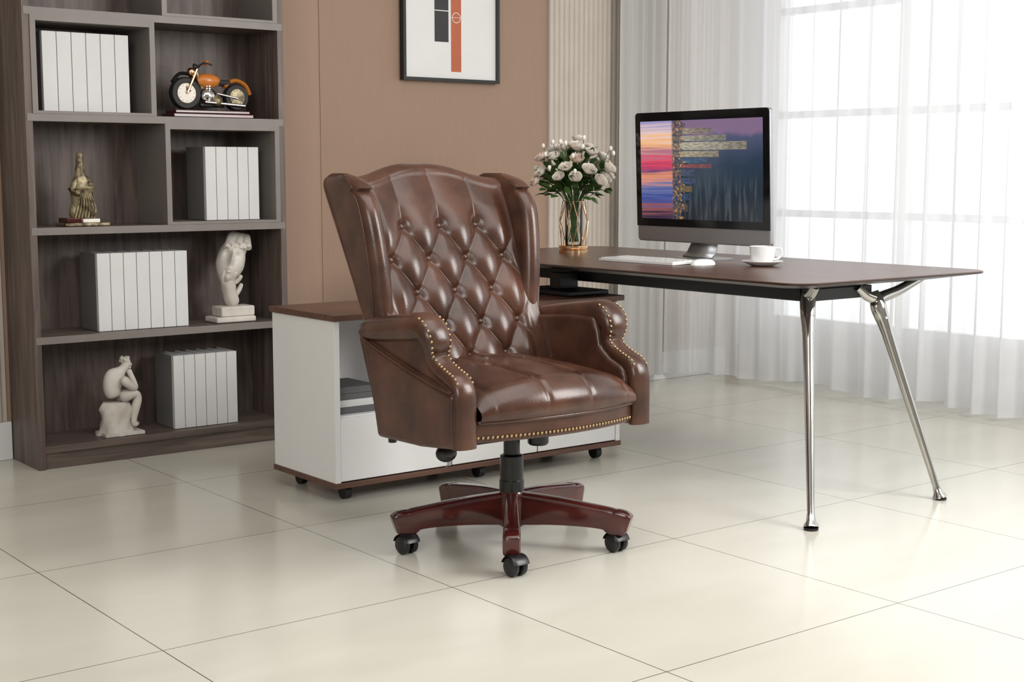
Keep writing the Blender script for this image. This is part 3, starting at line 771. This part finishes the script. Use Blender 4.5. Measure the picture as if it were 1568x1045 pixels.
b=MB()
fr=[(-.278+.556*k/30) for k in range(31)]
poly=[(x,yfr(x)+.006) for x in fr]+[(.278,.12),(-.278,.12)]
b.prism(poly,'z',.372,.428,'leather');b.obj('seat_rail',C,bevel=.006)
b=MB();x=-.270
while x<.271:
    b.sphere((x,yfr(x)+.004,.386),.0048,'brass',n=8);x+=.0130
b.obj('rail_nailheads',C,angle=180)
b=MB();b.box((-.25,-.22,.358),(.25,.12,.374),'blackmt')
b.obj('underside',C,bevel=.004)
bx=.045
b=MB()
b.box((bx-.10,-.10,.335),(bx+.09,.10,.360),'blackmt');
b.lathe([(.036,.148),(.036,.19),(.034,.192),(.034,.262),(.024,.266),(.024,.34)],(bx,0,0),'blackpl',n=28)
b.lathe([(.026,0),(.031,.006),(.031,.045),(.024,.05)],(bx+.07,-.035,.29),'blackpl',n=20)
b.sweep(catmull([(bx-.05,-.05,.345),(-.13,-.05,.335),(-.19,-.05,.322)],5),.005,'blackmt',n=8)
b.sphere((-.222,-.05,.308),.040,'blackpl',n=20,sc3=(.8,.62,.62))
b.cyl((-.30,.10,.345),(-.30,.10,.325),.012,'blackpl',n=12)
b.obj('gas_lift_and_mechanism',C,bevel=.003)
def star(nm):
    b=MB()
    b.lathe([(.030,.052),(.036,.056),(.040,.08),(.042,.13),(.040,.150),(.036,.158)],(bx,0,0),'mahog',n=32)
    for k in range(5):
        ang=math.radians(232.1+72*k);T=Matrix.Translation((bx,0,0))@Matrix.Rotation(ang,4,'Z')
        st=[(.02,.058,.156,.020),(.07,.062,.153,.020),(.12,.066,.149,.021),(.18,.068,.142,.022),(.24,.068,.134,.023),(.285,.064,.128,.024),(.305,.052,.125,.025),(.330,.050,.122,.025),(.345,.052,.116,.024),(.352,.058,.106,.020)]
        P=[];A=[];B2=[]
        for r,zl,zh,w in st: P.append((r,0,(zl+zh)/2));A.append(w);B2.append((zh-zl)/2)
        P=catmull(P,4);A=[v.x for v in catmull([(a,0,0) for a in A],4)];B2=[v.x for v in catmull([(a,0,0) for a in B2],4)]
        b.sweep(P,A,'mahog',n=32,side=(0,1,0),rad2=B2,T=T,power=.38)
    b.obj(nm,C,angle=50)
star('wooden_star_base')
b=MB()
for k in range(5):
    ang=math.radians(232.1+72*k);T=Matrix.Translation((bx,0,0))@Matrix.Rotation(ang,4,'Z')@Matrix.Translation((.325,0,0))@Matrix.Rotation(.7+1.9*k,4,'Z')
    b.cyl((0,0,.045),(0,0,.062),.009,'blackmt',T=T)
    for s in (-1,1):
        b.lathe([(.006,s*.007),(.024,s*.007),(.0275,s*.010),(.0275,s*.020),(.022,s*.025),(.006,s*.026)],(.016,0,.0275),'blackpl',n=26,axis='y',T=T)
    b.sweep([( .016+.030*math.cos(a),0,.0275+.030*math.sin(a)) for a in [math.radians(15+15*j) for j in range(11)]],[.026]*11,'blackpl',n=12,side=(0,1,0),rad2=.003,T=T)
    b.cyl((.016,-.022,.0275),(.016,.022,.0275),.006,'blackmt',T=T)
b.obj('casters',C,angle=50)
# ------------------------------------------------------------ lights
w=bpy.data.worlds.new('World');sc.world=w;w.use_nodes=True
bg=w.node_tree.nodes['Background'];bg.inputs[0].default_value=(.95,.98,1,1);bg.inputs[1].default_value=2.1
def area(name,loc,target,size,power,color=(1,1,1),sy=None):
    l=bpy.data.lights.new(name,'AREA');l.energy=power;l.color=color;l.shape='RECTANGLE';l.size=size;l.size_y=sy or size
    o=bpy.data.objects.new(name,l);COL.objects.link(o);o.location=loc
    o.rotation_euler=(Vector(target)-Vector(loc)).to_track_quat('-Z','Y').to_euler();return o
area('softbox_key',(4.3,.8,2.1),(2.4,3.4,.7),1.3,86,(1,.985,.96),1.5)
area('softbox_fill',(-.9,.6,2.2),(2.4,4.2,.7),1.3,52,(1,.985,.96))
area('added_ceiling_fill',(2.2,2.2,2.76),(2.2,2.2,0),2.4,46,(1,.985,.96))  # added fill light under the ceiling, not a real fixture
# ------------------------------------------------------------ camera
cam=bpy.data.cameras.new('camera');co=bpy.data.objects.new('camera',cam);COL.objects.link(co)
cam.sensor_width=36;cam.lens=2178/1568*36;cam.clip_start=.05
thp=math.atan(260.5/2178);A=math.radians(52.1)
co.location=(0,0,1.08)
dirv=Vector((math.cos(thp)*math.cos(A),math.cos(thp)*math.sin(A),-math.sin(thp)))
co.rotation_euler=dirv.to_track_quat('-Z','Y').to_euler()
sc.camera=co
